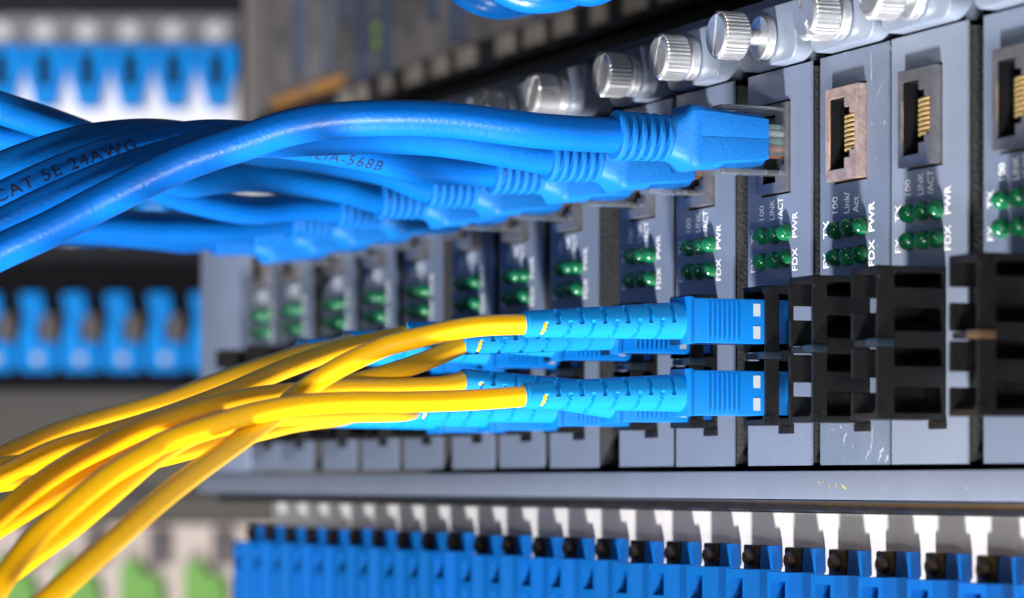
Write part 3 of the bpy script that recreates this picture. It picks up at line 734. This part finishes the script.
ME_DOT = MB().lathe([(-4.5, 3.0), (-3.4, 5.0), (-1.6, 5.6)], 0, 0, 24).mesh('white_spot', 'far_spot', 40)  # white rounded spots along the upper band
for k in range(6):
    x = 47.5 - 19.35 * k
    for z in (22.5, -38.5):
        a = put('blue_adapter', ME_SH, u0, (x, 0, z)); put('port_hole', ME_HO, a)
    put('white_spot', ME_DOT, u0, (x - 1, 0, 43.5))
u1 = far_thing('adapter_tray', -180, 70, 'blurred black tray with bright blue angled adapters at the left', 'patch panel')
put('tray_back', MB().box(-70, 56.5, 0, 4, -28, 29, 0.4).mesh('tray_back', 'void'), u1)
put('top_bar', MB().box(-70, 60, -6, 3, 29.2, 37.5, 1.0).mesh('top_bar', 'far_dark'), u1)
ME_L = MB().poly([(-8.4, 17), (-6, 18), (2, 18), (3, 8), (-0.5, 6), (-0.5, -4), (8, -4.5), (9, -8), (9, -15), (7, -17.5), (-6.5, -17.5), (-8.6, -15), (-8.6, -5), (-6, 6)], 'y', -9, -0.1, 0.8).mesh('blue_adapter', 'far_blue')
ME_HOLE_BLOCK = MB().box(1, 8, -7, -0.1, -3.6, 9, 0.5).mesh('hole_block', 'far_brown')  # brown block standing in for the dark hole of the adapter
ME_BALL = MB().lathe([(-11, 0.6), (-10.6, 1.8), (-9.05, 2.5)], 0, 0, 20).mesh('white_spot', 'far_spot', 40)  # white dome, the adapter's highlight put into shape and colour
for k in range(6):
    a = put('blue_adapter', ME_L, u1, (43.5 - 19.1 * k, 0, -3)); put('hole_block', ME_HOLE_BLOCK, a); put('white_spot', ME_BALL, a, (0, 0, -11.5))
u2 = far_thing('blank_panel', -180, 20, 'blurred taupe blank panel behind the yellow cables', 'panel')
put('panel_plate', MB().box(-70, 160, 0, 4, -24, 21.5, 0.5).mesh('panel_plate', 'far_taupe'), u2)
put('lower_strip', MB().box(-70, 160, -5, 3, -38, -25, 0.8).mesh('lower_strip', 'far_taupe'), u2)
u3 = far_thing('connector_panel', -180, -35, 'blurred warm white panel with green connectors at the bottom left', 'patch panel')
put('panel_plate', MB().box(-70, 160, 0, 4, -40, 16, 0.5).mesh('panel_plate', 'far_pink'), u3)
ME_G = MB().poly([(-8, 2), (-5, 6), (1, 6), (1, 0), (9, -1), (11, -8), (11, -30), (-8, -30)], 'y', -12, -0.1, 0.8).mesh('green_connector', 'far_green')
ME_GAP = MB().box(-5, 5, -6, -0.1, -2, 14, 1.5).mesh('dark_gap_block', 'far_brown')  # dark brown blocks put in for the dark gaps along the panel
for k in range(4):
    put('green_connector', ME_G, u3, (41 - 28.5 * k, 0, -6)); put('dark_gap_block', ME_GAP, u3, (50 - 28.5 * k, 0, 0))
pst = put('rack_post', MB().box(0, 7.5, -20, 10, -100, 220, 0.8).mesh('rack_post', 'far_post'), None, FC + RIGHT * -119 + Vector((0, 0, 100)), (0, 0, FROT))
tag(pst, 'blurred grey vertical rack post left of the upper device', 'post')
put_b = put('rear_wall', MB().box(-900, 900, 0, 5, -700, 900).mesh('rear_wall', 'void', 0), None, FC + VIEW * 60, (0, 0, FROT))
tag(put_b, kind='structure')
